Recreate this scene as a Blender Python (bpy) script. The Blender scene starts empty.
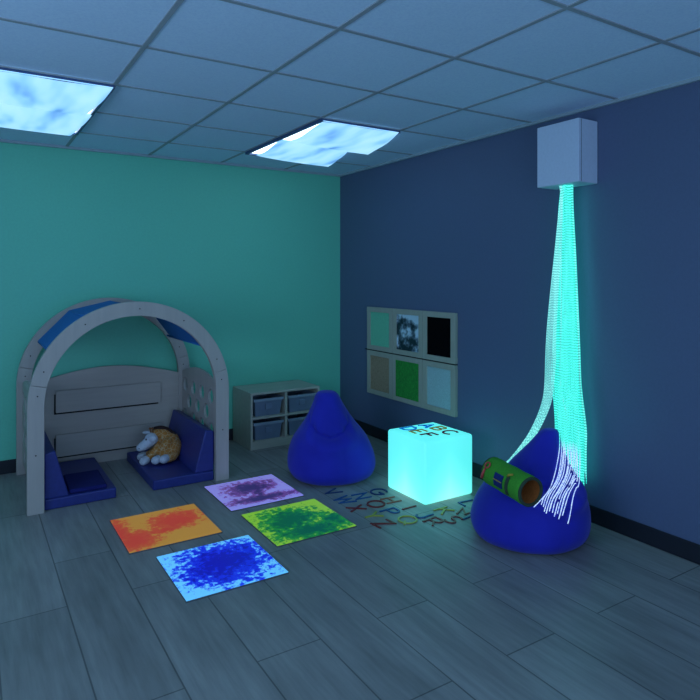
import bpy, bmesh, math, random
from mathutils import Vector, Matrix
from mathutils.bvhtree import BVHTree
random.seed(7)
PI = math.pi
SC = bpy.context.scene
COL = SC.collection

# ------------------------------------------------------------------ camera
CAMX, CAMY, CAMZ, FPX, HOR = -3.311, -5.451, 1.53, 610.7, 277.0
YAW = math.radians(-32.2)
cam_d = bpy.data.cameras.new('camera'); cam = bpy.data.objects.new('camera', cam_d); COL.objects.link(cam)
cam.location = (CAMX, CAMY, CAMZ); cam.rotation_euler = (PI/2, 0, YAW)
cam_d.sensor_width = 36; cam_d.lens = 36*FPX/700; cam_d.shift_y = -(350-HOR)/700
cam_d.clip_start = .05
SC.camera = cam
# ------------------------------------------------------------------ world
W = bpy.data.worlds.new('world'); SC.world = W; W.use_nodes = True
W.node_tree.nodes['Background'].inputs[0].default_value = (.02, .05, .1, 1)
W.node_tree.nodes['Background'].inputs[1].default_value = .2
# ------------------------------------------------------------------ exposure, light levels
SC.view_settings.view_transform = 'Standard'; SC.view_settings.look = 'None'
SC.view_settings.exposure = 0.0; SC.view_settings.gamma = 1; SC.view_settings.use_curve_mapping = False
LIGHT_COL = (.27, .62, 1.0)
COVER_E = 1.12        # printed fabric light covers
TUBE_E = 3.0
REAR_E = 2.6         # fill fittings added behind the camera
CUBE_E = 1.0
FIBRE_E = 1.3
TILE_E = .50
H = 2.595
def fill_light(name, loc, rot, sx, sy, power, col=(.36, .60, .95)):
    l = bpy.data.lights.new(name, 'AREA'); l.shape = 'RECTANGLE'; l.size = sx; l.size_y = sy; l.energy = power; l.color = col
    o = bpy.data.objects.new(name, l); COL.objects.link(o); o.location = loc; o.rotation_euler = rot
fill_light('fill_light_rear', (-2.8, -7.88, 1.45), (PI/2+.22, 0, 0), 3.6, 1.7, 76)       # added fill from behind, no window modelled, shines +y
fill_light('fill_light_side', (-5.5, -4.0, 1.5), (PI/2+.15, 0, -PI/2), 2.6, 1.5, 62)     # second added fill, from the left side, shines +x
# ------------------------------------------------------------------ node helpers
def newmat(name):
    m = bpy.data.materials.new(name); m.use_nodes = True
    nt = m.node_tree; b = nt.nodes['Principled BSDF']
    return m, nt, b
def rgb(c): return (c[0], c[1], c[2], 1)
def N(nt, t, **kw):
    n = nt.nodes.new(t)
    for k, v in kw.items():
        if k in n.inputs: n.inputs[k].default_value = v
        else: setattr(n, k, v)
    return n
def ramp(nt, fac, stops):
    r = nt.nodes.new('ShaderNodeValToRGB'); el = r.color_ramp.elements
    while len(el) > len(stops): el.remove(el[-1])
    while len(el) < len(stops): el.new(.5)
    for e, (p, c) in zip(el, stops): e.position = p; e.color = rgb(c)
    nt.links.new(fac, r.inputs[0]); return r.outputs[0]
def coords(nt, scale=(1, 1, 1), kind='Object', loc=(0, 0, 0)):
    tc = nt.nodes.new('ShaderNodeTexCoord'); mp = nt.nodes.new('ShaderNodeMapping')
    mp.inputs['Scale'].default_value = scale; mp.inputs['Location'].default_value = loc
    nt.links.new(tc.outputs[kind], mp.inputs[0]); return mp.outputs[0]
def math_(nt, op, a, b=None, clamp=False):
    n = nt.nodes.new('ShaderNodeMath'); n.operation = op; n.use_clamp = clamp
    for i, v in enumerate((a, b)):
        if v is None: continue
        if isinstance(v, (int, float)): n.inputs[i].default_value = v
        else: nt.links.new(v, n.inputs[i])
    return n.outputs[0]
def noise(nt, vec, scale, detail=3, rough=.5):
    n = N(nt, 'ShaderNodeTexNoise'); n.inputs['Scale'].default_value = scale
    n.inputs['Detail'].default_value = detail; n.inputs['Roughness'].default_value = rough
    if vec is not None: nt.links.new(vec, n.inputs['Vector'])
    return n.outputs['Fac']
def bump(nt, b, h, strength=.2, dist=.005):
    n = N(nt, 'ShaderNodeBump'); n.inputs['Strength'].default_value = strength; n.inputs['Distance'].default_value = dist
    nt.links.new(h, n.inputs['Height']); nt.links.new(n.outputs[0], b.inputs['Normal'])
def plain(name, c, rough=.6, var=.08, nscale=20, bmp=.05, spec=.4, metal=0, kind='Object'):
    m, nt, b = newmat(name); v = coords(nt, kind=kind); f = noise(nt, v, nscale)
    lo = tuple(x*(1-var) for x in c); hi = tuple(min(1, x*(1+var)) for x in c)
    nt.links.new(ramp(nt, f, [(.3, lo), (.7, hi)]), b.inputs['Base Color'])
    b.inputs['Roughness'].default_value = rough; b.inputs['Specular IOR Level'].default_value = spec
    b.inputs['Metallic'].default_value = metal
    if bmp: bump(nt, b, f, bmp, .003)
    return m
def emis(name, c, e, rough=.4):
    m, nt, b = newmat(name); b.inputs['Base Color'].default_value = rgb(tuple(x*.5 for x in c))
    b.inputs['Emission Color'].default_value = rgb(c); b.inputs['Emission Strength'].default_value = e
    b.inputs['Roughness'].default_value = rough
    return m
# ------------------------------------------------------------------ materials
M = {}
M['teal'] = plain('teal_paint', (.16, .63, .43), .55, .03, 60, .05)
M['slate'] = plain('slate_blue_paint', (.10, .13, .22), .5, .03, 60, .05)
M['grey_wall'] = plain('rear_wall_paint', (.45, .5, .52), .7, .03, 40, .03)
M['base'] = plain('dark_baseboard_vinyl', (.012, .014, .022), .45, .1, 10, 0)
def mat_floor():
    m, nt, b = newmat('grey_oak_plank_floor')
    tc = nt.nodes.new('ShaderNodeTexCoord'); mp = nt.nodes.new('ShaderNodeMapping')
    mp.inputs['Rotation'].default_value = (0, 0, PI/2); mp.inputs['Location'].default_value = (.35, -1.15+1.16, 0)
    nt.links.new(tc.outputs['Object'], mp.inputs[0])
    br = N(nt, 'ShaderNodeTexBrick'); nt.links.new(mp.outputs[0], br.inputs['Vector'])
    br.inputs['Scale'].default_value = 1; br.inputs['Brick Width'].default_value = 1.35; br.inputs['Row Height'].default_value = .29
    br.inputs['Mortar Size'].default_value = .0035; br.inputs['Mortar Smooth'].default_value = .2; br.offset = .37; br.inputs['Bias'].default_value = 0
    br.inputs['Color1'].default_value = (.88, .88, .88, 1); br.inputs['Color2'].default_value = (1.06, 1.06, 1.06, 1); br.inputs['Mortar'].default_value = (.42, .42, .42, 1)
    g = noise(nt, coords(nt, (22, 1.6, 1)), 1.6, 6, .62)
    g2 = noise(nt, coords(nt, (3, .7, 1)), 2.0, 3, .5)
    c = ramp(nt, g, [(.3, (.25, .24, .22)), (.55, (.32, .305, .28)), (.75, (.37, .35, .32))])
    c2 = ramp(nt, g2, [(.3, (.75, .75, .75)), (.7, (1.1, 1.1, 1.1))])
    mx = N(nt, 'ShaderNodeMixRGB', blend_type='MULTIPLY'); mx.inputs[0].default_value = 1
    nt.links.new(c, mx.inputs[1]); nt.links.new(br.outputs['Color'], mx.inputs[2])
    mx2 = N(nt, 'ShaderNodeMixRGB', blend_type='MULTIPLY'); mx2.inputs[0].default_value = 1
    nt.links.new(mx.outputs[0], mx2.inputs[1]); nt.links.new(c2, mx2.inputs[2])
    nt.links.new(mx2.outputs[0], b.inputs['Base Color'])
    b.inputs['Roughness'].default_value = .42; b.inputs['Specular IOR Level'].default_value = .45
    h = math_(nt, 'ADD', math_(nt, 'MULTIPLY', g, .35), br.outputs['Fac']); h = math_(nt, 'MULTIPLY', h, -1)
    bump(nt, b, h, .25, .003)
    return m
M['floor'] = mat_floor()
def mat_ceiling():
    m, nt, b = newmat('acoustic_ceiling_tiles')
    g = noise(nt, coords(nt), 90, 4, .7)
    nt.links.new(ramp(nt, g, [(.35, (.64, .78, .95)), (.6, (.72, .86, 1))]), b.inputs['Base Color'])
    b.inputs['Roughness'].default_value = .9; bump(nt, b, g, .15, .004)
    return m
M['ceiling'] = mat_ceiling()
M['tbar'] = plain('ceiling_grid_bar', (.36, .38, .40), .5, .05, 10, 0)
def mat_wood(name, lo, hi, axis=0, rough=.5):
    m, nt, b = newmat(name)
    s = [14, 14, 14]; s[axis] = 1.2
    g = noise(nt, coords(nt, tuple(s)), 1.5, 5, .6)
    nt.links.new(ramp(nt, g, [(.3, lo), (.7, hi)]), b.inputs['Base Color'])
    b.inputs['Roughness'].default_value = rough; bump(nt, b, g, .06, .002)
    return m
M['birch'] = mat_wood('birch_plywood', (.43, .37, .33), (.49, .42, .37), 2)
M['birch_h'] = mat_wood('birch_plywood_level_grain', (.46, .38, .33), (.52, .44, .38), 0)
M['cab'] = mat_wood('maple_laminate', (.47, .45, .36), (.55, .52, .42), 0)
M['frame'] = mat_wood('maple_frame_wood', (.36, .35, .28), (.41, .39, .32), 2)
M['screw'] = plain('dark_screw', (.02, .02, .025), .3, .1, 10, 0, metal=.6)
M['canopy'] = plain('blue_canopy_cloth', (.02, .16, .46), .85, .1, 200, .1)
M['navy'] = plain('navy_vinyl', (.022, .032, .19), .42, .08, 30, .05)
M['pad'] = plain('dark_navy_cloth', (.006, .008, .12), .9, .1, 200, .1)
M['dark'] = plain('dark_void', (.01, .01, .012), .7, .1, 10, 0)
def mat_bean():
    m, nt, b = newmat('royal_blue_beanbag_fabric')
    v = coords(nt); f = noise(nt, v, 260, 2); g = noise(nt, v, 3.0, 3)
    nt.links.new(ramp(nt, g, [(.3, (.014, .016, .36)), (.7, (.020, .024, .47))]), b.inputs['Base Color'])
    b.inputs['Roughness'].default_value = .75; b.inputs['Sheen Weight'].default_value = .15
    b.inputs['Specular IOR Level'].default_value = .25
    h = math_(nt, 'ADD', math_(nt, 'MULTIPLY', f, .1), g); bump(nt, b, h, .35, .02)
    return m
M['bean'] = mat_bean()
M['housing'] = plain('brushed_grey_housing', (.62, .68, .80), .5, .03, 60, .03)
M['housing_dark'] = plain('housing_front_seam', (.05, .06, .08), .5, .03, 60, 0)
M['bin'] = plain('milky_blue_plastic_bin', (.20, .25, .34), .35, .06, 8, .02)
M['bin_rim'] = plain('pale_grey_plastic_rim', (.30, .36, .43), .4, .05, 10, 0)
M['troffer'] = plain('light_fitting_frame', (.05, .09, .2), .4, .05, 10, 0)
M['tube'] = emis('bare_lamp_diffuser', (.75, .9, 1.0), TUBE_E)
def mat_cover():
    m, nt, b = newmat('cloud_print_fold_shade_cover')
    v = coords(nt, (4.2, 1.1, 1), loc=(1.3, .4, 0)); f = noise(nt, v, 1.5, 2, .5)
    nt.links.new(ramp(nt, f, [(.30, (.10, .28, .62)), (.42, (.22, .52, .90)), (.55, (.33, .66, .97)), (.75, (.42, .74, 1))]), b.inputs['Emission Color'])  # cloud print, with shade of the fabric folds painted in as darker streaks
    b.inputs['Base Color'].default_value = (.3, .5, .7, 1); b.inputs['Emission Strength'].default_value = COVER_E
    b.inputs['Roughness'].default_value = .9
    return m
M['cover'] = mat_cover()
M['rear'] = emis('rear_fill_diffuser', LIGHT_COL, REAR_E)
def mat_cube():
    m, nt, b = newmat('glowing_polythene')
    # light engine sits low in the moulding, so the skin glows strongest low down and less at its thick rounded edges
    tc = nt.nodes.new('ShaderNodeTexCoord'); sp = nt.nodes.new('ShaderNodeSeparateXYZ'); nt.links.new(tc.outputs['Object'], sp.inputs[0])
    x2 = math_(nt, 'ABSOLUTE', sp.outputs[0]); y2 = math_(nt, 'ABSOLUTE', sp.outputs[1])
    e = math_(nt, 'MINIMUM', x2, y2); zz = sp.outputs[2]
    s = math_(nt, 'ADD', math_(nt, 'MULTIPLY', zz, 1.7), math_(nt, 'MULTIPLY', e, 1.6))
    nt.links.new(ramp(nt, s, [(.05, (.34, 1, .93)), (.35, (.16, .98, .90)), (.62, (.10, .86, .82)), (1, (.09, .80, .79))]), b.inputs['Emission Color'])
    b.inputs['Emission Strength'].default_value = CUBE_E; b.inputs['Base Color'].default_value = (.3, .5, .5, 1); b.inputs['Roughness'].default_value = .4
    return m
M['cube'] = mat_cube()
def mat_fibre(name, c1, c2, e, d1=None, d2=None):
    m, nt, b = newmat(name)
    tc = nt.nodes.new('ShaderNodeTexCoord'); sp = nt.nodes.new('ShaderNodeSeparateXYZ'); nt.links.new(tc.outputs['Object'], sp.inputs[0])
    n = noise(nt, coords(nt, (60, 60, 4)), 1.0, 1)
    ph = math_(nt, 'ADD', math_(nt, 'MULTIPLY', sp.outputs[2], 2*PI/.0165), math_(nt, 'MULTIPLY', n, 9))
    w = math_(nt, 'SINE', ph)
    s = math_(nt, 'ADD', math_(nt, 'MULTIPLY', w, .35), math_(nt, 'MULTIPLY', n, .8))
    c = ramp(nt, s, [(.15, c1), (.75, c2)])
    if d1:      # light of the fibre ends turns lavender below
        n2 = noise(nt, coords(nt), 130, 1); cd = ramp(nt, n2, [(.35, d1), (.6, d2)])
        k = math_(nt, 'MULTIPLY', math_(nt, 'ADD', sp.outputs[2], 1.60), 14, True)
        mx = N(nt, 'ShaderNodeMixRGB'); nt.links.new(k, mx.inputs[0]); nt.links.new(cd, mx.inputs[1]); nt.links.new(c, mx.inputs[2]); c = mx.outputs[0]
    nt.links.new(c, b.inputs['Emission Color'])
    b.inputs['Emission Strength'].default_value = e; b.inputs['Base Color'].default_value = (.02, .07, .08, 1); b.inputs['Roughness'].default_value = .3
    return m
M['fib'] = mat_fibre('cyan_lit_fibre', (.0, .42, .35), (.10, .95, .84), FIBRE_E)
M['fib_pale'] = mat_fibre('pale_lit_fibre', (.08, .50, .52), (.30, .92, .90), FIBRE_E*.85)
M['fib_lav'] = mat_fibre('lavender_lit_fibre', (.03, .62, .55), (.10, .95, .85), FIBRE_E*.9, (.24, .38, .90), (.55, .76, 1.0))
def mat_gel(name, cin, cmid, cout, kind, e):
    """liquid filled floor tile, gently lit from inside; coloured liquid pushed into a branching blot"""
    m, nt, b = newmat(name)
    tc = nt.nodes.new('ShaderNodeTexCoord'); sp = nt.nodes.new('ShaderNodeSeparateXYZ'); nt.links.new(tc.outputs['Object'], sp.inputs[0])
    X, Y = sp.outputs[0], sp.outputs[1]
    def sq(a): return math_(nt, 'MULTIPLY', a, a)
    n1 = noise(nt, coords(nt), 7, 6, .65); n2 = noise(nt, coords(nt, loc=(3, 1, 0)), 32, 5, .7)
    vor = N(nt, 'ShaderNodeTexVoronoi'); vor.inputs['Scale'].default_value = 30; nt.links.new(coords(nt), vor.inputs['Vector'])
    nn = math_(nt, 'ADD', math_(nt, 'MULTIPLY', math_(nt, 'SUBTRACT', n1, .5), 1.0), math_(nt, 'MULTIPLY', math_(nt, 'SUBTRACT', n2, .5), 2.2))
    def blob(x, y, rx, ry):
        dx = math_(nt, 'DIVIDE', math_(nt, 'SUBTRACT', X, x), rx); dy = math_(nt, 'DIVIDE', math_(nt, 'SUBTRACT', Y, y), ry)
        return math_(nt, 'SQRT', math_(nt, 'ADD', sq(dx), sq(dy)))
    if kind == 'blue': d = blob(.03, .01, .30, .28)
    elif kind == 'purple':
        d = math_(nt, 'MINIMUM', blob(0, .07, .24, .16), blob(.03, -.16, .32, .08)); d = math_(nt, 'MINIMUM', d, blob(.02, -.05, .05, .14))
    elif kind == 'orange':
        d = math_(nt, 'MINIMUM', blob(.08, .05, .19, .17), blob(-.2, -.12, .14, .16)); d = math_(nt, 'MINIMUM', d, blob(-.27, .05, .1, .25))
        d = math_(nt, 'MINIMUM', d, blob(.0, -.06, .14, .05))
    else:
        d = math_(nt, 'MINIMUM', blob(-.04, .03, .24, .22), blob(.02, -.17, .3, .13)); d = math_(nt, 'MINIMUM', d, blob(.2, -.1, .1, .16))
    s = math_(nt, 'ADD', d, nn)
    c = ramp(nt, s, [(.35, cin), (.82, cmid), (1.12, cout)])
    nt.links.new(c, b.inputs['Emission Color']); nt.links.new(c, b.inputs['Base Color'])
    b.inputs['Emission Strength'].default_value = e; b.inputs['Roughness'].default_value = .35
    return m
M['gel_blue'] = mat_gel('blue_gel', (.005, .004, .42), (.01, .04, .85), (.16, .62, 1.0), 'blue', TILE_E*1.1)
M['gel_purple'] = mat_gel('purple_gel', (.05, .03, .17), (.25, .09, .40), (.38, .34, .90), 'purple', TILE_E*.85)
M['gel_orange'] = mat_gel('orange_gel', (.80, .07, .04), (.80, .13, .04), (.75, .34, .05), 'orange', TILE_E*.62)
M['gel_green'] = mat_gel('green_gel', (.003, .14, .06), (.02, .34, .04), (.33, .68, .04), 'green', TILE_E*.8)
M['gel_edge'] = plain('gel_tile_rim', (.10, .12, .13), .5, .05, 20, 0)
# tactile inserts
M['ins_mint'] = plain('mint_felt', (.16, .56, .34), .9, .12, 160, .3)
M['ins_black'] = plain('black_velvet', (.002, .002, .003), .95, .1, 60, .1, spec=.05)
M['ins_tan'] = plain('tan_sisal', (.33, .24, .15), .9, .25, 120, .5)
M['ins_pale'] = plain('pale_ribbed_cloth', (.36, .50, .50), .9, .12, 120, .4)
def mat_grass():
    m, nt, b = newmat('green_turf_pile'); v = coords(nt, (1, 1, .35)); f = noise(nt, v, 160, 4, .7)
    nt.links.new(ramp(nt, f, [(.3, (.005, .11, .015)), (.7, (.03, .42, .05))]), b.inputs['Base Color']); b.inputs['Roughness'].default_value = .9
    bump(nt, b, f, .6, .01); return m
M['ins_grass'] = mat_grass()
def mat_foil():
    m, nt, b = newmat('crumpled_mirror_foil'); v = coords(nt); f = noise(nt, v, 5, 4, .6)
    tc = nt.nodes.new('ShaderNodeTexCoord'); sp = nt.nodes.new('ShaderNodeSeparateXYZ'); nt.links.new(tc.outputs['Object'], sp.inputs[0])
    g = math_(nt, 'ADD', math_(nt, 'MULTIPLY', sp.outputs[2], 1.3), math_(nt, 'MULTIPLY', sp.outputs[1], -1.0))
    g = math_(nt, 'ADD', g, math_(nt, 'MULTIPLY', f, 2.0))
    nt.links.new(ramp(nt, math_(nt, 'MULTIPLY', g, .5), [(.53, (.02, .035, .05)), (.58, (.16, .2, .26)), (.65, (.8, .85, 1))]), b.inputs['Base Color'])  # foil's bright and dark reflections painted into the base colour, lighter upper right
    b.inputs['Metallic'].default_value = .35; b.inputs['Roughness'].default_value = .3
    bump(nt, b, f, .6, .04); return m
M['ins_foil'] = mat_foil()
for n_, c_ in dict(l_blue=(.012, .08, .24), l_navy=(.008, .035, .13), l_red=(.20, .02, .018), l_brown=(.30, .09, .05), l_yellow=(.42, .42, .06), l_orange=(.45, .22, .03), l_black=(.06, .01, .02), l_cyan=(.01, .30, .9)).items():
    M[n_] = plain('letter_'+n_[2:], c_, .45, .04, 30, 0)
def mat_film(name, c):
    m, nt, b = newmat(name); b.inputs['Base Color'].default_value = rgb(tuple(x*.9 for x in c)); b.inputs['Roughness'].default_value = .4
    tr = N(nt, 'ShaderNodeBsdfTransparent'); tr.inputs[0].default_value = rgb(tuple(x**.5 for x in c)); mx = N(nt, 'ShaderNodeMixShader'); mx.inputs[0].default_value = .8
    nt.links.new(b.outputs[0], mx.inputs[1]); nt.links.new(tr.outputs[0], mx.inputs[2]); nt.links.new(mx.outputs[0], nt.nodes['Material Output'].inputs[0]); return m
M['f_blue'] = mat_film('blue_film', (.02, .28, .8)); M['f_orange'] = mat_film('orange_film', (.9, .32, .12)); M['f_red'] = mat_film('dark_red_film', (.35, .02, .05))
M['t_green'] = plain('green_felt', (.06, .33, .025), .95, .12, 140, .25)
M['t_orange'] = plain('orange_lining', (.26, .07, .01), .95, .15, 90, .25)
M['t_edge'] = plain('grey_green_binding', (.035, .06, .035), .9, .1, 90, .1)
M['t_blue'] = plain('blue_pocket_cloth', (.006, .02, .14), .9, .1, 90, .1)
M['t_red'] = plain('red_plastic_ring', (.55, .08, .06), .5, .1, 30, 0)
M['t_yel'] = plain('yellow_cord', (.45, .32, .04), .7, .1, 60, 0)
def mat_fur():
    m, nt, b = newmat('orange_patch_plush')
    vo = N(nt, 'ShaderNodeTexVoronoi'); vo.inputs['Scale'].default_value = 34; vo.feature = 'DISTANCE_TO_EDGE'; nt.links.new(coords(nt), vo.inputs['Vector'])
    nt.links.new(ramp(nt, vo.outputs['Distance'], [(.015, (.50, .36, .20)), (.07, (.44, .165, .03))]), b.inputs['Base Color'])
    b.inputs['Roughness'].default_value = .95; bump(nt, b, noise(nt, coords(nt), 220, 2), .4, .006); return m
M['fur'] = mat_fur()
M['plush'] = plain('pale_plush', (.55, .56, .62), .95, .08, 120, .3)
M['mane'] = plain('dark_brown_plush', (.03, .012, .01), .95, .2, 120, .4)
M['horn'] = plain('brown_plush', (.22, .08, .03), .95, .1, 90, .2)
M['eye'] = plain('black_eye', (.003, .003, .004), .15, .1, 10, 0)

# ------------------------------------------------------------------ object helpers
def link(name, bm, mat, parent=None, smooth=False, bev=0, loc=None):
    me = bpy.data.meshes.new(name); bm.normal_update(); bm.to_mesh(me); bm.free()
    me.materials.append(mat)
    if smooth:
        for p in me.polygons: p.use_smooth = True
    o = bpy.data.objects.new(name, me); COL.objects.link(o)
    if loc: o.location = loc
    if parent: o.parent = parent
    if bev:
        md = o.modifiers.new('bevel', 'BEVEL'); md.width = bev; md.segments = 3; md.limit_method = 'ANGLE'; md.angle_limit = math.radians(40)
    return o
def tag(o, label, cat, group=None):
    o['label'] = label; o['category'] = cat
    if group: o['group'] = group
    return o
def thing(name, loc, label, cat, group=None, rz=0):
    o = bpy.data.objects.new(name, None); COL.objects.link(o); o.location = loc; o.rotation_euler = (0, 0, rz)
    o.empty_display_size = .1
    return tag(o, label, cat, group)
def box(bm, x0, x1, y0, y1, z0, z1):
    vs = [bm.verts.new((x, y, z)) for z in (z0, z1) for y in (y0, y1) for x in (x0, x1)]
    for f in ((0, 2, 3, 1), (4, 5, 7, 6), (0, 1, 5, 4), (2, 6, 7, 3), (0, 4, 6, 2), (1, 3, 7, 5)): bm.faces.new([vs[i] for i in f])
    return vs
def boxbm(*a):
    bm = bmesh.new(); box(bm, *a); return bm
def extrude_poly(bm, pts, thick, axis):
    """pts 2D outline; axis 1: (x,z) extruded in y 0..thick; axis 0: (y,z) extruded in x; axis 2: (x,y) in z"""
    def P(p, t):
        return {0: (t, p[0], p[1]), 1: (p[0], t, p[1]), 2: (p[0], p[1], t)}[axis]
    a = [bm.verts.new(P(p, 0)) for p in pts]; b = [bm.verts.new(P(p, thick)) for p in pts]
    bm.faces.new(a); bm.faces.new(b[::-1]); n = len(pts)
    for i in range(n): bm.faces.new((a[i], b[i], b[(i+1) % n], a[(i+1) % n]))
    bmesh.ops.recalc_face_normals(bm, faces=bm.faces)
def tube(bm, pts, r, seg=6, r2=None, closed=False, cap=True):
    pts = [Vector(p) for p in pts]; n = len(pts); rings = []
    up = Vector((.31, .17, .93)).normalized()
    d0 = (pts[1]-pts[0]).normalized()
    u = d0.cross(up)
    if u.length < .1: u = d0.cross(Vector((1, 0, 0)))
    u.normalize()
    for i, p in enumerate(pts):
        if closed: d = (pts[(i+1) % n]-pts[i-1]).normalized()
        else: d = (pts[min(i+1, n-1)]-pts[max(i-1, 0)]).normalized()
        u = (u-d*u.dot(d)).normalized(); v = d.cross(u)
        rr = r if r2 is None else r+(r2-r)*i/(n-1)
        rings.append([bm.verts.new(p+(u*math.cos(2*PI*k/seg)+v*math.sin(2*PI*k/seg))*rr) for k in range(seg)])
    for i in range(n if closed else n-1):
        A, B = rings[i], rings[(i+1) % n]
        for k in range(seg): bm.faces.new((A[k], A[(k+1) % seg], B[(k+1) % seg], B[k]))
    if cap and not closed: bm.faces.new(rings[0][::-1]); bm.faces.new(rings[-1])
def ellipsoid(bm, c, r, rot=None, seg=16):
    m = Matrix.Translation(c)
    if rot is not None: m = m @ rot
    m = m @ Matrix.Diagonal((r[0], r[1], r[2], 1))
    bmesh.ops.create_uvsphere(bm, u_segments=seg, v_segments=seg//2+2, radius=1, matrix=m)
def remesh(bm, voxel, smooth=3):
    """fuse overlapping solids into one continuous skin"""
    me = bpy.data.meshes.new('tmp'); bm.to_mesh(me); bm.free()
    o = bpy.data.objects.new('tmp', me); COL.objects.link(o)
    md = o.modifiers.new('r', 'REMESH'); md.mode = 'VOXEL'; md.voxel_size = voxel
    ms = o.modifiers.new('s', 'SMOOTH'); ms.iterations = smooth; ms.factor = .6
    dg = bpy.context.evaluated_depsgraph_get(); dg.update()
    me2 = bpy.data.meshes.new_from_object(o.evaluated_get(dg))
    bpy.data.objects.remove(o); out = bmesh.new(); out.from_mesh(me2); bpy.data.meshes.remove(me2)
    return out
def struct(name, bm, mat):
    o = link(name, bm, mat); o['kind'] = 'structure'; return o

# ------------------------------------------------------------------ room shell
X0, Y0 = -5.6, -8.0
struct('floor', boxbm(X0, 0, Y0, 0, -.1, 0), M['floor'])
struct('ceiling', boxbm(X0, 0, Y0, 0, H, H+.1), M['ceiling'])
struct('wall_back', boxbm(X0-.1, .1, 0, .1, -.1, H+.1), M['teal'])
struct('wall_right', boxbm(0, .1, Y0, 0, -.1, H+.1), M['slate'])
struct('wall_left', boxbm(X0-.1, X0, Y0, 0, -.1, H+.1), M['grey_wall'])
struct('wall_front', boxbm(X0-.1, .1, Y0-.1, Y0, -.1, H+.1), M['grey_wall'])
def baseboard(name, *a):
    o = struct(name, boxbm(*a), M['base']); md = o.modifiers.new('b', 'BEVEL'); md.width = .004; md.segments = 2
baseboard('baseboard_back', X0, 0, -.012, 0, 0, .105)
baseboard('baseboard_right', -.012, 0, Y0, -.012, 0, .105)
# suspended grid bars of the ceiling
bm = bmesh.new(); S = .655; gx = [-.648-S*i for i in range(8)]; gy = [-.595-S*i for i in range(12)]
FIX = [(-1.303, -.595), (-3.268, -.595)]
for x in gx:
    if x < X0+.05: continue
    y0, y1 = Y0, 0
    box(bm, x-.011, x+.011, y0, y1, H-.005, H)
for y in gy:
    if y > Y0+.05: box(bm, X0, 0, y-.011, y+.011, H-.0045, H)
struct('trim_1', bm, M['tbar'])
bm = bmesh.new(); box(bm, X0, -.022, -.022, 0, H-.02, H); box(bm, -.022, 0, Y0, 0, H-.02, H)
struct('trim_2', bm, plain('wall_angle_bar', (.35, .42, .45), .5, .05, 10, 0))

# ------------------------------------------------------------------ light fittings with printed fabric covers
def light_fitting(fx, fy, label, sg, far, near):
    t = thing('ceiling_light', (fx, fy, H-.006), label, 'ceiling light', 'fabric covered ceiling lights')
    w, l = .655, 1.31
    bm = bmesh.new()
    for a in ((0, w, -.02, 0), (0, w, -l, -l+.02), (0, .02, -l+.02, -.02), (w-.02, w, -l+.02, -.02)): box(bm, a[0], a[1], a[2], a[3], -.02, 0)
    link('light_frame', bm, M['troffer'], t)
    link('diffuser', boxbm(.02, w-.02, -l+.02, -.02, -.006, 0), M['tube'], t)
    for k in range(2):
        bm = bmesh.new(); nu, nv = 28, 20; g = []
        for j in range(nv+1):
            v = j/nv; row = []
            for i in range(nu+1):
                u = i/nu
                sag = sg*(1-v)*math.sin(PI/2*u**.7)+.016*math.sin(PI*v)
                sag += .006*math.sin(u*9+v*5+k)*math.sin(PI*v); xa = far[0]+(near[0]-far[0])*v; xb = far[1]+(near[1]-far[1])*v
                z = -.016-sag
                row.append(bm.verts.new((xa+u*(xb-xa), -.012-k*l/2-v*(l/2-.002), z)))
            g.append(row)
        for j in range(nv):
            for i in range(nu): bm.faces.new((g[j][i], g[j+1][i], g[j+1][i+1], g[j][i+1]))
        o = link('fabric_cover', bm, M['cover'], t, smooth=True)
        md = o.modifiers.new('s', 'SOLIDIFY'); md.thickness = .0025
    return t
light_fitting(-1.303, -.595, 'ceiling light under sagging pale fabric covers, near the corner of teal and slate blue walls', .030, (.095, .805), (.012, .635))
light_fitting(-3.268, -.595, 'ceiling light with pale fabric cover at the top left, above the wooden play arch', .014, (.02, .60), (.02, .645))
# unseen fittings added behind the camera to lift the room light
for (x, y) in ((-2.62, -5.9), (-4.6, -5.9)):
    t = thing('ceiling_light', (x, y, H), 'unseen ceiling light fitting added as fill behind the viewer, outside the picture', 'ceiling light', 'added rear fill lights')
    bm = bmesh.new()
    for a in ((0, .655, -.02, 0), (0, .655, -1.31, -1.29), (0, .02, -1.29, -.02), (.635, .655, -1.29, -.02)): box(bm, a[0], a[1], a[2], a[3], -.025, 0)
    link('light_frame', bm, M['troffer'], t)
    link('diffuser', boxbm(.02, .635, -1.29, -.02, -.02, -.006), M['rear'], t)

# ------------------------------------------------------------------ wooden play arch
AX, AZ, RO, RI = -2.30, .680, .678, .578
YB, YF, TH = -.10, -1.05, .045     # far face plane of back frame front .. front frame front
JA = 13                            # joint between straight post and curved beam, degrees up the curve
arch = thing('play_arch', (AX, -.55, 0), 'pale wooden play arch with blue canopy, holed side panels and a rounded back', 'play arch')
def frame_piece(pairs, y):
    bm = bmesh.new(); y0 = y+.55; rows = []
    for (a, b) in pairs:
        rows.append([bm.verts.new((a[0], y0, a[1])), bm.verts.new((b[0], y0, b[1])), bm.verts.new((b[0], y0+TH, b[1])), bm.verts.new((a[0], y0+TH, a[1]))])
    for i in range(len(rows)-1):
        for k in range(4): bm.faces.new((rows[i][k], rows[i][(k+1) % 4], rows[i+1][(k+1) % 4], rows[i+1][k]))
    bm.faces.new(rows[0]); bm.faces.new(rows[-1][::-1]); bmesh.ops.recalc_face_normals(bm, faces=bm.faces)
    return bm
def ring_pair(deg): c, s_ = math.cos(math.radians(deg)), math.sin(math.radians(deg)); return ((RO*c, AZ+RO*s_), (RI*c, AZ+RI*s_))
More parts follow.
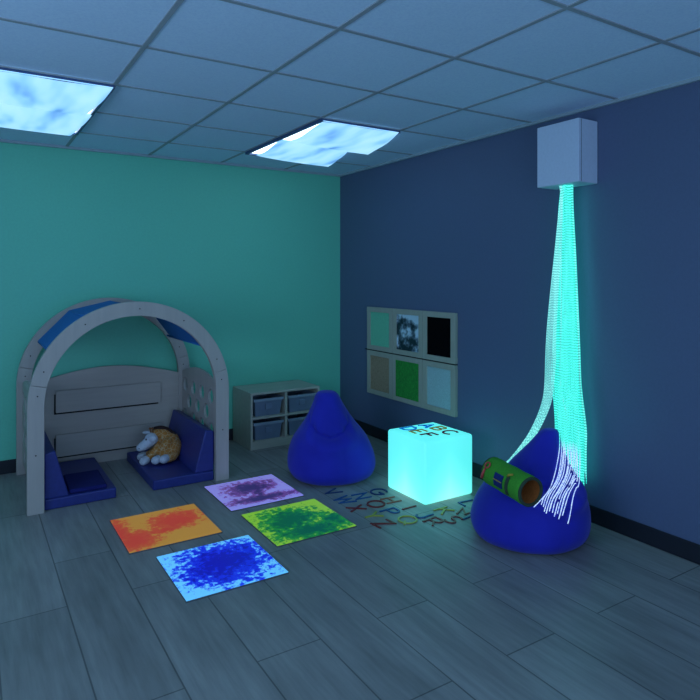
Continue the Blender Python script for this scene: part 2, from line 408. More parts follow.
def screw(x, y, z, par):
    bm = bmesh.new(); bmesh.ops.create_cone(bm, cap_ends=True, segments=10, radius1=.0045, radius2=.0045, depth=.003, matrix=Matrix.Translation((x, y+.55-.001, z)) @ Matrix.Rotation(PI/2, 4, 'X'))
    link('screw', bm, M['screw'], par)
for y in (YF, YB):
    bmo = link('arch_beam', frame_piece([ring_pair(JA+.15+(180-2*JA-.3)*i/48) for i in range(49)], y), M['birch'], arch, bev=.003)
    for ang in (22, 58, 88, 122, 158):
        a_ = math.radians(ang); r = (RI+RO)/2; screw(r*math.cos(a_), y, AZ+r*math.sin(a_), bmo)
    for s in (-1, 1):
        pr_ = [((s*RO, 0), (s*RI, 0))]
        for i in range(7):
            o_, n_ = ring_pair(JA*i/6); pr_.append(((s*o_[0], o_[1]), (s*n_[0], n_[1])))
        po = link('post', frame_piece(pr_, y), M['birch'], arch, bev=.003)
        for z in (AZ+.08, .38): screw(s*(RI+RO)/2*(.985 if z > AZ else 1), y, z, po)
# back panel with a gently rounded top
bm = bmesh.new(); n = 30
pts = [(-RI, .0), (RI, .0)] + [(RI-2*RI*i/n, .69+.10*math.sin(PI*i/n)) for i in range(n+1)]
extrude_poly(bm, pts, .018, 1)
bp = link('back_panel', bm, M['birch_h'], arch, loc=(0, YB+.55+.012, 0))
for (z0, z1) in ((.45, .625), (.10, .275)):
    link('board_shadow_strip', boxbm(-.414, .40, -.012, 0, z0-.014, z1-.03), M['dark'], arch, loc=(0, YB+.55+.012, 0))  # dark pieces stand for the shadow lines left of and below each board
    link('raised_board', boxbm(-.405, .415, -.030, -.0125, z0, z1), M['birch_h'], arch, bev=.003, loc=(0, YB+.55+.012, 0))
# side panels with round holes
def side_panel(x):
    bm = bmesh.new(); y0, y1 = YF+TH, YB; n = 24
    out = [(y0, .10), (y1, .10)]+[(y1+(y0-y1)*i/n, .66+.12*math.sin(PI*(.12+.76*i/n))) for i in range(n+1)]
    holes = []
    for r, z in enumerate((.600, .468, .336, .204)):
        for k in range(4): holes.append((-.195-.215*k+(.0 if r % 2 == 0 else -.1075), z))
    holes = [h for h in holes if y0+.075 < h[0] < y1-.07]
    # triangulated fill keeps the holes open
    loops = [out]+[[(hy+.056*math.cos(2*PI*i/18), hz+.058*math.sin(2*PI*i/18)) for i in range(18)] for hy, hz in holes]
    es = []
    for lp in loops:
        vs = [bm.verts.new((0, p[0], p[1])) for p in lp]
        for i in range(len(vs)): es.append(bm.edges.new((vs[i], vs[(i+1) % len(vs)])))
    bmesh.ops.triangle_fill(bm, use_beauty=True, use_dissolve=False, edges=es, normal=(1, 0, 0))
    ret = bmesh.ops.extrude_face_region(bm, geom=list(bm.faces))
    bmesh.ops.translate(bm, vec=(.018, 0, 0), verts=[v for v in ret['geom'] if isinstance(v, bmesh.types.BMVert)])
    bmesh.ops.recalc_face_normals(bm, faces=bm.faces)
    return link('side_panel', bm, M['birch'], arch, loc=(x-AX, .55, 0))
side_panel(AX-RO+.04); side_panel(AX+RI+.03)
# canopy: cloth stretched over rods between the two arches, angular in section
def ap(deg, r): return (r*math.cos(math.radians(deg)), AZ+r*math.sin(math.radians(deg)))
cs = [ap(146.5, .640), ap(118, .662), ap(90, .657), ap(57, .640), ap(36, .600)]
bm = bmesh.new(); yA, yB_ = YF+TH+.55, YB+.55-.03; dense = []
for a, b in zip(cs[:-1], cs[1:]):
    for i in range(8): dense.append((a[0]+(b[0]-a[0])*i/8, a[1]+(b[1]-a[1])*i/8))
dense.append(cs[-1]); rows = []
for j in range(13):
    t = j/12; y = yA+(yB_-yA)*t; sag = .012*math.sin(PI*t)
    rows.append([bm.verts.new((p[0]*(1-sag), y, p[1]-sag)) for p in dense])
for j in range(12):
    for i in range(len(dense)-1): bm.faces.new((rows[j][i], rows[j][i+1], rows[j+1][i+1], rows[j+1][i]))
cn = link('canopy', bm, M['canopy'], arch); md = cn.modifiers.new('s', 'SOLIDIFY'); md.thickness = .004
for c in cs:
    bm = bmesh.new(); tube(bm, [(c[0]*.985, YF+TH+.55, c[1]-.012), (c[0]*.985, YB+.55, c[1]-.012)], .008, 8); link('canopy_rod', bm, M['canopy'], arch, smooth=True)

# ------------------------------------------------------------------ soft seats inside the arch
def soft_seat(s, label):
    t = thing('soft_seat', (AX+s*.36, -.58, 0), label, 'soft seat', 'floor seats in the play arch')
    xo = .215; w0, w1 = sorted((s*-.235, s*xo))
    link('seat_mat', boxbm(w0, w1, -.43, .42, 0, .072), M['navy'], t, bev=.010)
    bm = bmesh.new(); pts = [(s*xo, .0725), (s*.065, .0725), (s*.150, .385), (s*xo, .37)]
    if s > 0: pts = pts[::-1]
    extrude_poly(bm, pts, .85, 1)
    link('backrest_wedge', bm, M['navy'], t, bev=.010, loc=(0, -.43, 0))
    return t
soft_seat(-1, 'navy vinyl floor seat on the left inside the arch, carrying a small pad')
soft_seat(1, 'navy vinyl floor seat on the right inside the arch, carrying the giraffe')
pd = link('seat_pad', boxbm(-.12, .12, -.19, .19, 0, .03), M['pad'], bev=.012, loc=(-2.598, -.80, .0725)); pd.rotation_euler = (0, 0, -.02)
tag(pd, 'small flat dark navy pad lying on the left floor seat in the arch', 'pad')

# ------------------------------------------------------------------ plush giraffe
gir = thing('plush_giraffe', (-1.985, -.53, .072), 'orange patterned plush giraffe with pale muzzle and feet, curled up on the right floor seat', 'soft toy')
gir.rotation_euler = (0, 0, math.radians(-32)); gir.scale = (1.04, 1.04, 1.06)   # local x = picture right, local y = away from viewer
bm = bmesh.new()
ellipsoid(bm, (.06, .03, .085), (.085, .10, .085))            # rump
ellipsoid(bm, (.05, .04, .13), (.07, .09, .07))
ellipsoid(bm, (.0, .03, .17), (.07, .06, .065))             # hunched back
ellipsoid(bm, (-.04, .01, .185), (.055, .05, .05))            # neck over to the head
ellipsoid(bm, (.03, -.04, .10), (.045, .05, .085), Matrix.Rotation(.5, 4, 'Y'))     # haunch
tube(bm, [(-.01, -.03, .12), (-.05, -.07, .06), (-.08, -.10, .035)], .03, 10, .024)    # front leg
tube(bm, [(.07, -.02, .08), (.05, -.08, .045), (.01, -.11, .035)], .04, 10, .028)
tube(bm, [(-.02, .05, .10), (-.09, .03, .05), (-.13, .0, .03)], .03, 10, .022)
tube(bm, [(.10, .0, .06), (.10, -.06, .045), (.07, -.11, .04)], .042, 10, .032)
link('body', remesh(bm, .009, 3), M['fur'], gir, smooth=True)
bm = bmesh.new(); ellipsoid(bm, (-.07, -.035, .165), (.052, .05, .047)); ellipsoid(bm, (-.115, -.075, .125), (.042, .04, .034)); ellipsoid(bm, (-.135, -.085, .115), (.033, .035, .028))
tube(bm, [(-.07, -.035, .16), (-.12, -.075, .122)], .045, 12, .034)
hd = link('head', remesh(bm, .007, 3), M['plush'], gir, smooth=True)
for p in ((-.095, -.13, .028), (-.005, -.135, .036), (.055, -.135, .043), (-.15, -.02, .03)):
    bm = bmesh.new(); ellipsoid(bm, p, (.034, .036, .03)); ellipsoid(bm, (p[0]+.008, p[1]+.02, p[2]+.002), (.032, .03, .03))
    link('hoof', remesh(bm, .007, 2), M['plush'], gir, smooth=True)
for p, r in (((-.115, .0, .205), (.034, .012, .012)), ((-.045, -.085, .18), (.03, .014, .024))):
    bm = bmesh.new(); ellipsoid(bm, p, r); link('ear', bm, M['plush'], hd, smooth=True)
for p in ((-.085, .0, .205), (-.06, -.025, .212)):
    bm = bmesh.new(); tube(bm, [p, (p[0]-.006, p[1], p[2]+.028)], .006, 8); ellipsoid(bm, (p[0]-.006, p[1], p[2]+.03), (.009, .009, .009), seg=10)
    link('horn', bm, M['horn'], hd, smooth=True)
for p in ((-.094, -.079, .172), (-.117, -.045, .172)):
    bm = bmesh.new(); ellipsoid(bm, p, (.006, .006, .008), seg=10); link('eye', bm, M['eye'], hd, smooth=True)
bm = bmesh.new()
for i in range(12):
    a = i/11; ellipsoid(bm, (-.055+.135*a, .01+.03*a, .232+.012*math.sin(PI*a)-.05*a*a), (.018, .018, .016), seg=10)
link('mane', remesh(bm, .006, 1), M['mane'], gir, smooth=True)
for p in ((-.155, -.10, .118), (-.135, -.117, .116)):
    bm = bmesh.new(); ellipsoid(bm, p, (.004, .004, .004), seg=8); link('nostril', bm, M['eye'], hd, smooth=True)

# ------------------------------------------------------------------ storage unit with four bins
cw, chh, cd = .695, .505, .425
cab = thing('storage_unit', (-1.188, -.442, 0), 'low pale wooden storage unit of four open compartments against the teal wall', 'storage unit')
t_ = .02
link('side_board', boxbm(0, t_, 0, cd, 0, chh-t_), M['cab'], cab, bev=.002)
link('side_board', boxbm(cw-t_, cw, 0, cd, 0, chh-t_), M['cab'], cab, bev=.002)
link('top_board', boxbm(0, cw, 0, cd, chh-t_, chh), M['cab'], cab, bev=.002)
link('divider', boxbm(cw/2-.011, cw/2+.011, .004, cd-.012, .075, chh-t_), M['cab'], cab)
for a in ((t_, cw/2-.011), (cw/2+.011, cw-t_)): link('shelf', boxbm(a[0], a[1], .004, cd-.012, .268, .286), M['cab'], cab)
link('bottom_board', boxbm(t_, cw-t_, .002, cd-.012, .055, .075), M['cab'], cab)
link('plinth', boxbm(t_, cw-t_, .012, .03, 0, .055), M['cab'], cab)
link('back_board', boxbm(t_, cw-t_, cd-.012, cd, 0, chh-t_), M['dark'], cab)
def bin_(x, z, label):
    t = thing('storage_bin', (-1.188+x, -.442+.006, z), label, 'storage bin', 'plastic bins in the storage unit')
    bm = bmesh.new(); hw, hb, h, d = .148, .118, .158, .35
    def ring(z, w, y0, y1): return [bm.verts.new(p) for p in ((-w, y0, z), (w, y0, z), (w, y1, z), (-w, y1, z))]
    a = ring(0, hb, .03, d-.03); b = ring(h, hw-.012, .008, d); c = ring(h, hw-.018, .012, d-.004); e = ring(.004, hb-.004, .034, d-.034)
    for P_, Q in ((a, b), (b, c), (c, e)):
        for k in range(4): bm.faces.new((P_[k], P_[(k+1) % 4], Q[(k+1) % 4], Q[k]))
    bm.faces.new(a[::-1]); bm.faces.new(e); bmesh.ops.recalc_face_normals(bm, faces=bm.faces)
    link('bin_body', bm, M['bin'], t, bev=.008)
    bm = bmesh.new()
    for q in ((-hw, hw, 0, .012), (-hw, hw, d-.012, d), (-hw, -hw+.014, .012, d-.012), (hw-.014, hw, .012, d-.012)): box(bm, q[0], q[1], q[2], q[3], h-.024, h)
    link('bin_rim', bm, M['bin_rim'], t, bev=.003)
    link('label_holder', boxbm(-.03, .03, .005, .016, .06, .11), M['bin'], t, bev=.003)
for x, z, l in ((.179, .286, 'upper left'), (.516, .286, 'upper right'), (.179, .075, 'lower left'), (.516, .075, 'lower right')):
    bin_(x, z, 'blue-grey plastic bin in the %s compartment of the storage unit' % l)

# ------------------------------------------------------------------ beanbags
PROF = [(0, .0), (.0, .20), (.004, .285), (.03, .325), (.08, .345), (.15, .34), (.22, .322), (.29, .292), (.345, .252), (.39, .215), (.44, .178), (.50, .142), (.55, .115), (.59, .098), (.615, .082), (.632, .055), (.638, .0)]
def crom(P, t):
    i = min(int(t), len(P)-2); u = t-i; p = [P[max(i-1, 0)], P[i], P[i+1], P[min(i+2, len(P)-1)]]
    return tuple(.5*(2*p[1][k]+(p[2][k]-p[0][k])*u+(2*p[0][k]-5*p[1][k]+4*p[2][k]-p[3][k])*u*u+(3*p[1][k]-p[0][k]-3*p[2][k]+p[3][k])*u**3) for k in (0, 1))
def beanbag(name, loc, face, lean, label, seed, sc=(1, 1), crease=.34, tip=0):
    rnd = random.Random(seed); ph = [rnd.uniform(0, 6.28) for _ in range(8)]
    t = thing(name, loc, label, 'beanbag', 'royal blue beanbags')
    bm = bmesh.new(); NR, NS = 110, 110; rows = []
    for j in range(1, NR):
        z, r = crom(PROF, (len(PROF)-1)*j/NR); row = []
        for i in range(NS):
            th = 2*PI*i/NS; a = (th-face+PI) % (2*PI)-PI
            zz = max(z, 0); rr = max(r, .0)*(1-tip*(zz/.63)**4)
            win = math.exp(-(a/.95)**4)
            zc = crease+.085*(abs(a)/.9)**1.6
            d = zz-zc
            rr += win*(-.030*math.exp(-(d/.011)**2)+.034*math.exp(-((d+.06)/.055)**2)+.010*math.exp(-((d-.045)/.045)**2))
            # gathers running from the crease
            rr += win*.009*math.exp(-(d/.06)**2)*math.sin(a*15+ph[0]+d*20)
            rr *= 1+.010*math.sin(3*th+ph[1]+zz*7)+.008*math.sin(5*th+ph[2]-zz*10)+.004*math.sin(9*th+ph[3]+zz*22)
            # panel seams
            sm = abs((th*6/(2*PI)+.25) % 1-.5)
            rr *= 1-.012*math.exp(-(sm/.02)**2)*min(1, zz/.05)
            s = (zz/.63)**1.6
            row.append(bm.verts.new(((rr*math.cos(th)+lean[0]*s)*sc[0], (rr*math.sin(th)+lean[1]*s)*sc[0], zz*sc[1])))
        rows.append(row)
    for j in range(len(rows)-1):
        for i in range(NS): bm.faces.new((rows[j][i], rows[j][(i+1) % NS], rows[j+1][(i+1) % NS], rows[j+1][i]))
    bm.faces.new(rows[0][::-1]); bm.faces.new(rows[-1])
    bm.normal_update(); bvh = BVHTree.FromBMesh(bm)
    link('bag_body', bm, M['bean'], t, smooth=True)
    return t, bvh
VDIR = math.atan2(-.846, -.533)    # direction that looks out of the picture
beanbag('beanbag', (-.905, -1.365, 0), VDIR+.05, (-.035, .02), 'royal blue teardrop beanbag in front of the storage unit, with nothing on it', 3, (.985, 1.02))
B2 = Vector((-.473, -2.935, 0))
bag2, bvh2 = beanbag('beanbag', B2, VDIR+.25, (.115, -.070), 'royal blue beanbag under the hanging light fibres, with green rolled tunnel on it', 5, (.995, .985), .33, .38)

def cam_ray(px, py):
    Fw = Vector((math.sin(-YAW), math.cos(-YAW), 0)); R = Vector((math.cos(-YAW), -math.sin(-YAW), 0))
    return (Fw+R*((px-350)/FPX)+Vector((0, 0, 1))*((HOR-py)/FPX))
CAM = Vector((CAMX, CAMY, CAMZ))
def on_bag(px, py, off=.006):
    d = cam_ray(px, py).normalized(); h, n, i, dist = bvh2.ray_cast(CAM-B2, d)
    if h is None: return None
    return h+B2+n*off*(1 if n.dot(d) < 0 else -1)
def at_depth(px, py, dep): return CAM+cam_ray(px, py)*dep

# ------------------------------------------------------------------ green rolled tunnel
Bc, Ac = at_depth(530.8, 492, 3.20), at_depth(492.5, 470.5, 3.50)
ax = (Bc-Ac); L = ax.length; axn = ax.normalized()
roll = thing('rolled_tunnel', Ac, 'green felt tunnel with orange lining and blue pocket lying on a beanbag', 'activity roll')
q = Vector((0, 0, 1)).rotation_difference(axn)
roll.rotation_mode = 'QUATERNION'; roll.rotation_quaternion = q
R_ = .079
def lathe(bm, prof, seg=40, closed=True):
    rows = [[bm.verts.new((r*math.cos(2*PI*k/seg), r*math.sin(2*PI*k/seg), z)) for k in range(seg)] for r, z in prof]
    n = len(rows)
    for i in range(n if closed else n-1):
        for k in range(seg): bm.faces.new((rows[i][k], rows[i][(k+1) % seg], rows[(i+1) % n][(k+1) % seg], rows[(i+1) % n][k]))
    bmesh.ops.recalc_face_normals(bm, faces=bm.faces)
bm = bmesh.new(); pr = [(R_-.006, 0), (R_, .006)]+[(R_*(1+.012*math.sin(i*1.3)), .006+(L-.012)*i/12) for i in range(1, 12)]+[(R_, L-.006), (R_-.006, L)]
lathe(bm, pr+[(R_-.012, L-.003), (R_-.012, .003)]); link('felt_sleeve', bm, M['t_green'], roll, smooth=True)
bm = bmesh.new(); lathe(bm, [(R_-.0125, .004), (R_-.0125, L-.004), (R_-.018, L-.006), (R_-.018, .006)]); link('orange_lining', bm, M['t_orange'], roll, smooth=True)
for z in (0.002, L-.002):
    bm = bmesh.new(); tube(bm, [((R_-.008)*math.cos(2*PI*k/32), (R_-.008)*math.sin(2*PI*k/32), z) for k in range(32)], .009, 8, closed=True)
    link('edge_binding', bm, M['t_edge'], roll, smooth=True)
bm = bmesh.new(); bmesh.ops.create_cone(bm, cap_ends=True, segments=32, radius1=R_-.016, radius2=R_-.016, depth=.004, matrix=Matrix.Translation((0, 0, .02))); link('far_end_cloth', bm, M['t_orange'], roll)
# direction on the sleeve that faces the viewer
inv = q.inverted(); vloc = inv @ (CAM-Ac).normalized(); fa = math.atan2(vloc.y, vloc.x)
uploc = inv @ Vector((0, 0, 1)); ua = math.atan2(uploc.y, uploc.x)
sgn = 1 if ((ua-fa+PI) % (2*PI)-PI) > 0 else -1
def sleeve(a, z, r=R_): return Vector((r*math.cos(fa+sgn*a), r*math.sin(fa+sgn*a), z))
def patch(a0, a1, z0, z1, r0, r1, n=8):
    bm = bmesh.new(); rows = []
    for i in range(n+1):
        a = a0+(a1-a0)*i/n
        rows.append([bm.verts.new(sleeve(a, z, r)) for z, r in ((z0, r0), (z1, r0), (z1, r1), (z0, r1))])
    for i in range(n):
        for k in range(4): bm.faces.new((rows[i][k], rows[i][(k+1) % 4], rows[i+1][(k+1) % 4], rows[i+1][k]))
    bm.faces.new(rows[0]); bm.faces.new(rows[-1][::-1]); bmesh.ops.recalc_face_normals(bm, faces=bm.faces); return bm
pk = link('blue_pocket', patch(-.85, .02, L*.37, L*.58, R_, R_+.006), M['t_blue'], roll)
bm = bmesh.new(); tube(bm, [sleeve(-.42, L*(.37+.21*i/6), R_+.008) for i in range(7)], .0025, 6); link('pocket_cord', bm, M['t_yel'], pk)
link('closing_strap', patch(-1.1, .15, L*.66, L*.72, R_, R_+.006), M['t_edge'], roll)
bm = bmesh.new(); tube(bm, [sleeve(.15, L*.67, R_+.008), sleeve(.25, L*.70, R_+.014), sleeve(.38, L*.76, R_+.012)], .006, 8); link('toggle', bm, M['t_yel'], roll, smooth=True)
c0 = sleeve(.15, L*.13, R_+.008); e1 = (sleeve(.2, L*.13)-sleeve(.1, L*.13)).normalized(); e2 = Vector((0, 0, 1))
bm = bmesh.new(); tube(bm, [c0+(e1*math.cos(2*PI*k/20)+e2*math.sin(2*PI*k/20))*.017 for k in range(20)], .0045, 8, closed=True); rg = link('ring', bm, M['t_red'], roll, smooth=True)
bm = bmesh.new(); tube(bm, [sleeve(-.12, L*.11, R_+.008), sleeve(-.5, L*.08, R_+.008), sleeve(-.8, L*.05, R_+.009)], .006, 8, .009); link('ring_strap', bm, M['t_red'], rg, smooth=True)

# ------------------------------------------------------------------ glowing cube
cube = thing('light_cube', (-.500, -2.055, 0), 'glowing cyan light cube on the floor with six letters on top', 'light cube')
bm = boxbm(-.217, .217, -.217, .217, .002, .425)
bmesh.ops.bevel(bm, geom=list(bm.edges), offset=.020, segments=6, profile=.5, affect='EDGES')
link('cube_shell', bm, M['cube'], cube, smooth=True)
link('base_plate', boxbm(-.15, .15, -.15, .15, 0, .006), M['dark'], cube)

# ------------------------------------------------------------------ letters (strokes in a 0..1 x 0..1 cell)
def arc(cx, cy, rx, ry, a0, a1, n=16): return [(cx+rx*math.cos(math.radians(a0+(a1-a0)*i/n)), cy+ry*math.sin(math.radians(a0+(a1-a0)*i/n))) for i in range(n+1)]
G_ = {
 'A': [[(0, 0), (.42, 1), (.84, 0)], [(.15, .34), (.69, .34)]],
 'B': [[(0, 0), (0, 1), (.4, 1)]+arc(.4, .76, .28, .24, 90, -90)+[(0, .52)], [(.4, .52)]+arc(.42, .26, .32, .26, 90, -90)+[(0, 0)]],
 'C': [arc(.48, .5, .46, .5, 45, 315, 26)],
 'D': [[(0, 0), (0, 1), (.3, 1)]+arc(.3, .5, .45, .5, 90, -90)+[(0, 0)]],
 'E': [[(.65, 1), (0, 1), (0, 0), (.65, 0)], [(0, .52), (.55, .52)]],
 'F': [[(.65, 1), (0, 1), (0, 0)], [(0, .52), (.55, .52)]],
 'G': [arc(.5, .5, .48, .5, 45, 350, 26)+[(.98, .46), (.58, .46)]],
 'H': [[(0, 0), (0, 1)], [(.72, 0), (.72, 1)], [(0, .52), (.72, .52)]],
 'I': [[(0, 0), (0, 1)]],
 'J': [[(.5, 1), (.5, .25)]+arc(.26, .25, .24, .25, 0, -170)],
 'K': [[(0, 0), (0, 1)], [(.66, 1), (0, .42)], [(.24, .62), (.7, 0)]],
 'L': [[(0, 1), (0, 0), (.6, 0)]],
 'M': [[(0, 0), (0, 1), (.42, .2), (.84, 1), (.84, 0)]],
 'N': [[(0, 0), (0, 1), (.72, 0), (.72, 1)]],
 'O': [arc(.5, .5, .5, .5, 0, 360, 30)],
 'P': [[(0, 0), (0, 1), (.35, 1)]+arc(.38, .74, .3, .26, 90, -90)+[(0, .48)]],
 'Q': [arc(.5, .5, .5, .5, 0, 360, 30), [(.6, .25), (.95, -.05)]],
 'R': [[(0, 0), (0, 1), (.35, 1)]+arc(.38, .74, .3, .26, 90, -90)+[(0, .48)], [(.34, .48), (.7, 0)]],
 'S': [arc(.36, .75, .32, .25, 40, 270, 16)[:-1]+arc(.36, .25, .33, .25, 90, -140, 16)],
 'T': [[(.35, 0), (.35, 1)], [(0, 1), (.7, 1)]],
 'U': [[(0, 1), (0, .3)]+arc(.35, .3, .35, .3, 180, 360)+[(.7, 1)]],
 'V': [[(0, 1), (.38, 0), (.76, 1)]],
 'W': [[(0, 1), (.28, 0), (.56, .9), (.84, 0), (1.1, 1)]],
 'X': [[(0, 0), (.7, 1)], [(0, 1), (.7, 0)]],
 'Y': [[(0, 1), (.36, .48), (.72, 1)], [(.36, .48), (.36, 0)]],
 'Z': [[(0, 1), (.7, 1), (0, 0), (.7, 0)]],
}
def letter(ch, x, y, z, size, sw, mat, label, rz=0, group=None, th=.006):
    """flat cut letter; its up direction is +x of the room, reading direction -y"""
    bm = bmesh.new(); st = G_[ch]; allx = [p[0] for s in st for p in s]; w = (min(allx)+max(allx))/2
    for k_, s in enumerate(st):
        tk = th+.0004*k_
        s = [((p[0]-w)*size, (p[1]-.5)*size) for p in s]
        closed = (Vector(s[0])-Vector(s[-1])).length < 1e-4
        if closed: s = s[:-1]
        n = len(s); Lf, Rt = [], []
        for i in range(n):
            pv = Vector(s[i-1]) if (i > 0 or closed) else None; nx = Vector(s[(i+1) % n]) if (i < n-1 or closed) else None; p = Vector(s[i])
            d1 = (p-pv).normalized() if pv is not None else (nx-p).normalized(); d2 = (nx-p).normalized() if nx is not None else d1
            n1 = Vector((-d1.y, d1.x)); n2 = Vector((-d2.y, d2.x)); m = (n1+n2)
            m = m.normalized() if m.length > .2 else n1
            k = min(2.2, 1/max(.3, m.dot(n1)))
            ext = Vector((0, 0))
            Lf.append(p+m*sw/2*k); Rt.append(p-m*sw/2*k)
        rows = []
        for a, b in zip(Lf, Rt): rows.append([bm.verts.new((a.x, a.y, 0)), bm.verts.new((b.x, b.y, 0)), bm.verts.new((b.x, b.y, tk)), bm.verts.new((a.x, a.y, tk))])
        for i in range(n if closed else n-1):
            A_, B_ = rows[i], rows[(i+1) % n]
            for q_ in range(4): bm.faces.new((A_[q_], A_[(q_+1) % 4], B_[(q_+1) % 4], B_[q_]))
        if not closed: bm.faces.new(rows[0]); bm.faces.new(rows[-1][::-1])
    bmesh.ops.recalc_face_normals(bm, faces=bm.faces)
    o = link('alphabet_letter', bm, mat, loc=(x, y, z)); o.rotation_euler = (0, 0, -PI/2+rz)
    return tag(o, label, 'letter', group)
for ch, x, y, m_, cn_, rz, ps in (
  ('G', -.823, -1.885, 'l_navy', 'dark blue', .1, 'on the floor at the left of the glowing cube'), ('H', -.845, -2.06, 'l_brown', 'brownish red', -.05, 'on the floor in front of the glowing cube'),
  ('I', -.821, -2.235, 'l_red', 'dark red', .03, 'on the floor just left of the near cube corner'), ('J', -.82, -2.385, 'l_blue', 'blue', .1, 'on the floor below the near corner of the cube'),
  ('K', -.66, -2.40, 'l_yellow', 'yellow green', 0, 'on the floor right of the near corner of the cube'), ('M', -.555, -2.50, 'l_brown', 'reddish', .5, 'on the floor between the yellow green K and right beanbag'),
  ('L', -.43, -2.385, 'l_blue', 'blue', -.1, 'on the floor between cube and right beanbag, nearest the wall'),
  ('N', -.975, -1.89, 'l_blue', 'blue', -.1, 'on the floor between the G and the W'), ('O', -.972, -2.066, 'l_red', 'red-brown', 0, 'on the floor, a round ring beside the X'),
  ('P', -.968, -2.225, 'l_blue', 'blue', .05, 'on the floor between the Y and the I'), ('Q', -.955, -2.39, 'l_yellow', 'yellow green', 0, 'on the floor nearest the Z'),
  ('R', -.832, -2.50, 'l_red', 'dark red', .15, 'on the floor left of the S'), ('S', -.71, -2.545, 'l_red', 'dark red', 0, 'on the floor just left of the right beanbag'),
  ('T', -.60, -2.565, 'l_blue', 'blue', .1, 'on the floor, partly hidden by the right beanbag'),
  ('V', -1.10, -1.71, 'l_navy', 'dark blue', .1, 'on the floor, nearest the left beanbag'), ('W', -1.112, -1.89, 'l_blue', 'blue', 0, 'on the floor between the V and the X'),
  ('X', -1.127, -2.06, 'l_red', 'dark red', -.1, 'on the floor beside the green tile, above the Y'), ('Y', -1.105, -2.22, 'l_yellow', 'olive yellow', 0, 'on the floor by the right corner of the green tile'),
  ('Z', -1.12, -2.36, 'l_red', 'dark red', .1, 'on the floor, last of its row nearest the viewer')):
    letter(ch, x, y, 0, .115, .0125, M[m_], '%s letter %s %s' % (cn_, ch, ps), rz, 'alphabet letters on the floor')
for ch, x, y, m_, cn_, rz in (('A', -.415, -1.925, 'f_blue', 'blue', 0), ('B', -.39, -2.03, 'f_orange', 'orange', 0), ('C', -.40, -2.155, 'f_red', 'dark red', .1),
  ('D', -.575, -1.92, 'f_blue', 'blue', 0), ('E', -.57, -2.02, 'f_orange', 'orange', 0), ('F', -.57, -2.135, 'f_red', 'dark red', 0)):
    letter(ch, x, y, .4255, .105, .017, M[m_], '%s letter %s lying on top of the glowing cube' % (cn_, ch), rz, 'alphabet letters on the cube', .004)

# ------------------------------------------------------------------ liquid floor tiles
for cx_, cy_, m_, lb in ((-1.58, -1.408, 'gel_purple', 'square liquid floor tile with purple blot on lilac, nearest the left beanbag'), (-2.28, -1.69, 'gel_orange', 'square liquid floor tile in red and orange, nearest the arch'),
                     (-2.167, -2.35, 'gel_blue', 'square liquid floor tile with deep blue blot on light blue, nearest the viewer'), (-1.552, -2.042, 'gel_green', 'square liquid floor tile in green and yellow, beside the letters')):
    t = thing('floor_tile', (cx_, cy_, 0), lb, 'floor tile', 'liquid floor tiles')
    link('tile_base', boxbm(-.268, .268, -.268, .268, 0, .006), M['gel_edge'], t)
    link('liquid_panel', boxbm(-.266, .266, -.266, .266, .0062, .0105), M[m_], t, bev=.002)

# ------------------------------------------------------------------ tactile wall panels
ws = [(-.548, -.962), (-.966, -1.392), (-1.396, -1.800)]
names = [[('mint green felt', 'ins_mint'), ('crumpled silver foil', 'ins_foil'), ('plain black', 'ins_black')], [('tan woven', 'ins_tan'), ('green turf', 'ins_grass'), ('pale blue ribbed', 'ins_pale')]]
for r, (z0, z1) in enumerate(((.838, 1.243), (.418, .828))):
    for c, (ya, yb) in enumerate(ws):
        nm, mt = names[r][c]
        t = thing('tactile_panel', (0, (ya+yb)/2, z0), 'wood framed touch panel with %s insert, %s row on slate blue wall' % (nm, 'upper' if r == 0 else 'lower'), 'wall panel', 'tactile wall panels')
        hw, hh, fr, ft = (ya-yb)/2, z1-z0, .053, .043
        bm = bmesh.new()
        for a in ((-hw, hw, 0, ft), (-hw, hw, hh-ft, hh), (-hw, -hw+fr, ft, hh-ft), (hw-fr, hw, ft, hh-ft)): box(bm, -.03, -.001, a[0], a[1], a[2], a[3])
        bmesh.ops.remove_doubles(bm, verts=bm.verts, dist=.0001)
        link('panel_frame', bm, M['frame'], t, bev=.002)
        link('tactile_insert', boxbm(-.022 if mt != 'ins_grass' else -.034, -.004, -hw+fr-.002 if mt != 'ins_grass' else -hw+fr, hw-fr, ft, hh-ft), M[mt], t)
# shade of the gap put in as a dark rail between the two rows
rl = link('gap_shade_strip', boxbm(-.026, -.001, -1.80, -.506, .829, .837), M['dark']); tag(rl, 'thin dark strip standing for the gap shade between the two rows of wall panels', 'strip')

# ------------------------------------------------------------------ fibre optic light
fo = thing('fibre_optic_light', (0, -2.9125, 2.107), 'grey wall-mounted box with a long glowing cyan fibre-optic waterfall', 'fibre optic light')
link('housing', boxbm(-.183, -.002, -.1585, .1585, 0, .385), M['housing'], fo, bev=.004)
link('housing_seam', boxbm(-.1605, -.157, -.1592, .1592, .004, .381), M['housing_dark'], fo)
FO = Vector((0, -2.9125, 2.107))
def catmull(P, n=6):
    out = []; P = [Vector(p) for p in P]
    for i in range(len(P)-1):
        p0, p1, p2, p3 = P[max(i-1, 0)], P[i], P[i+1], P[min(i+2, len(P)-1)]
        for k in range(n):
            u = k/n; out.append(.5*(2*p1+(p2-p0)*u+(2*p0-5*p1+4*p2-p3)*u*u+(3*p1-p0-3*p2+p3)*u**3))
    out.append(P[-1]); return out
def strand(pts, mat, r=.0027, bm=None):
    loc = [p-FO for p in pts]
    own = bm is None
    if own: bm = bmesh.new()
    tube(bm, loc, r, 5)
    if own: return link('fibre_strand', bm, mat, fo, smooth=True)
TC = Vector((-.105, -2.925, 2.107))
stuff = bmesh.new(); count = 0
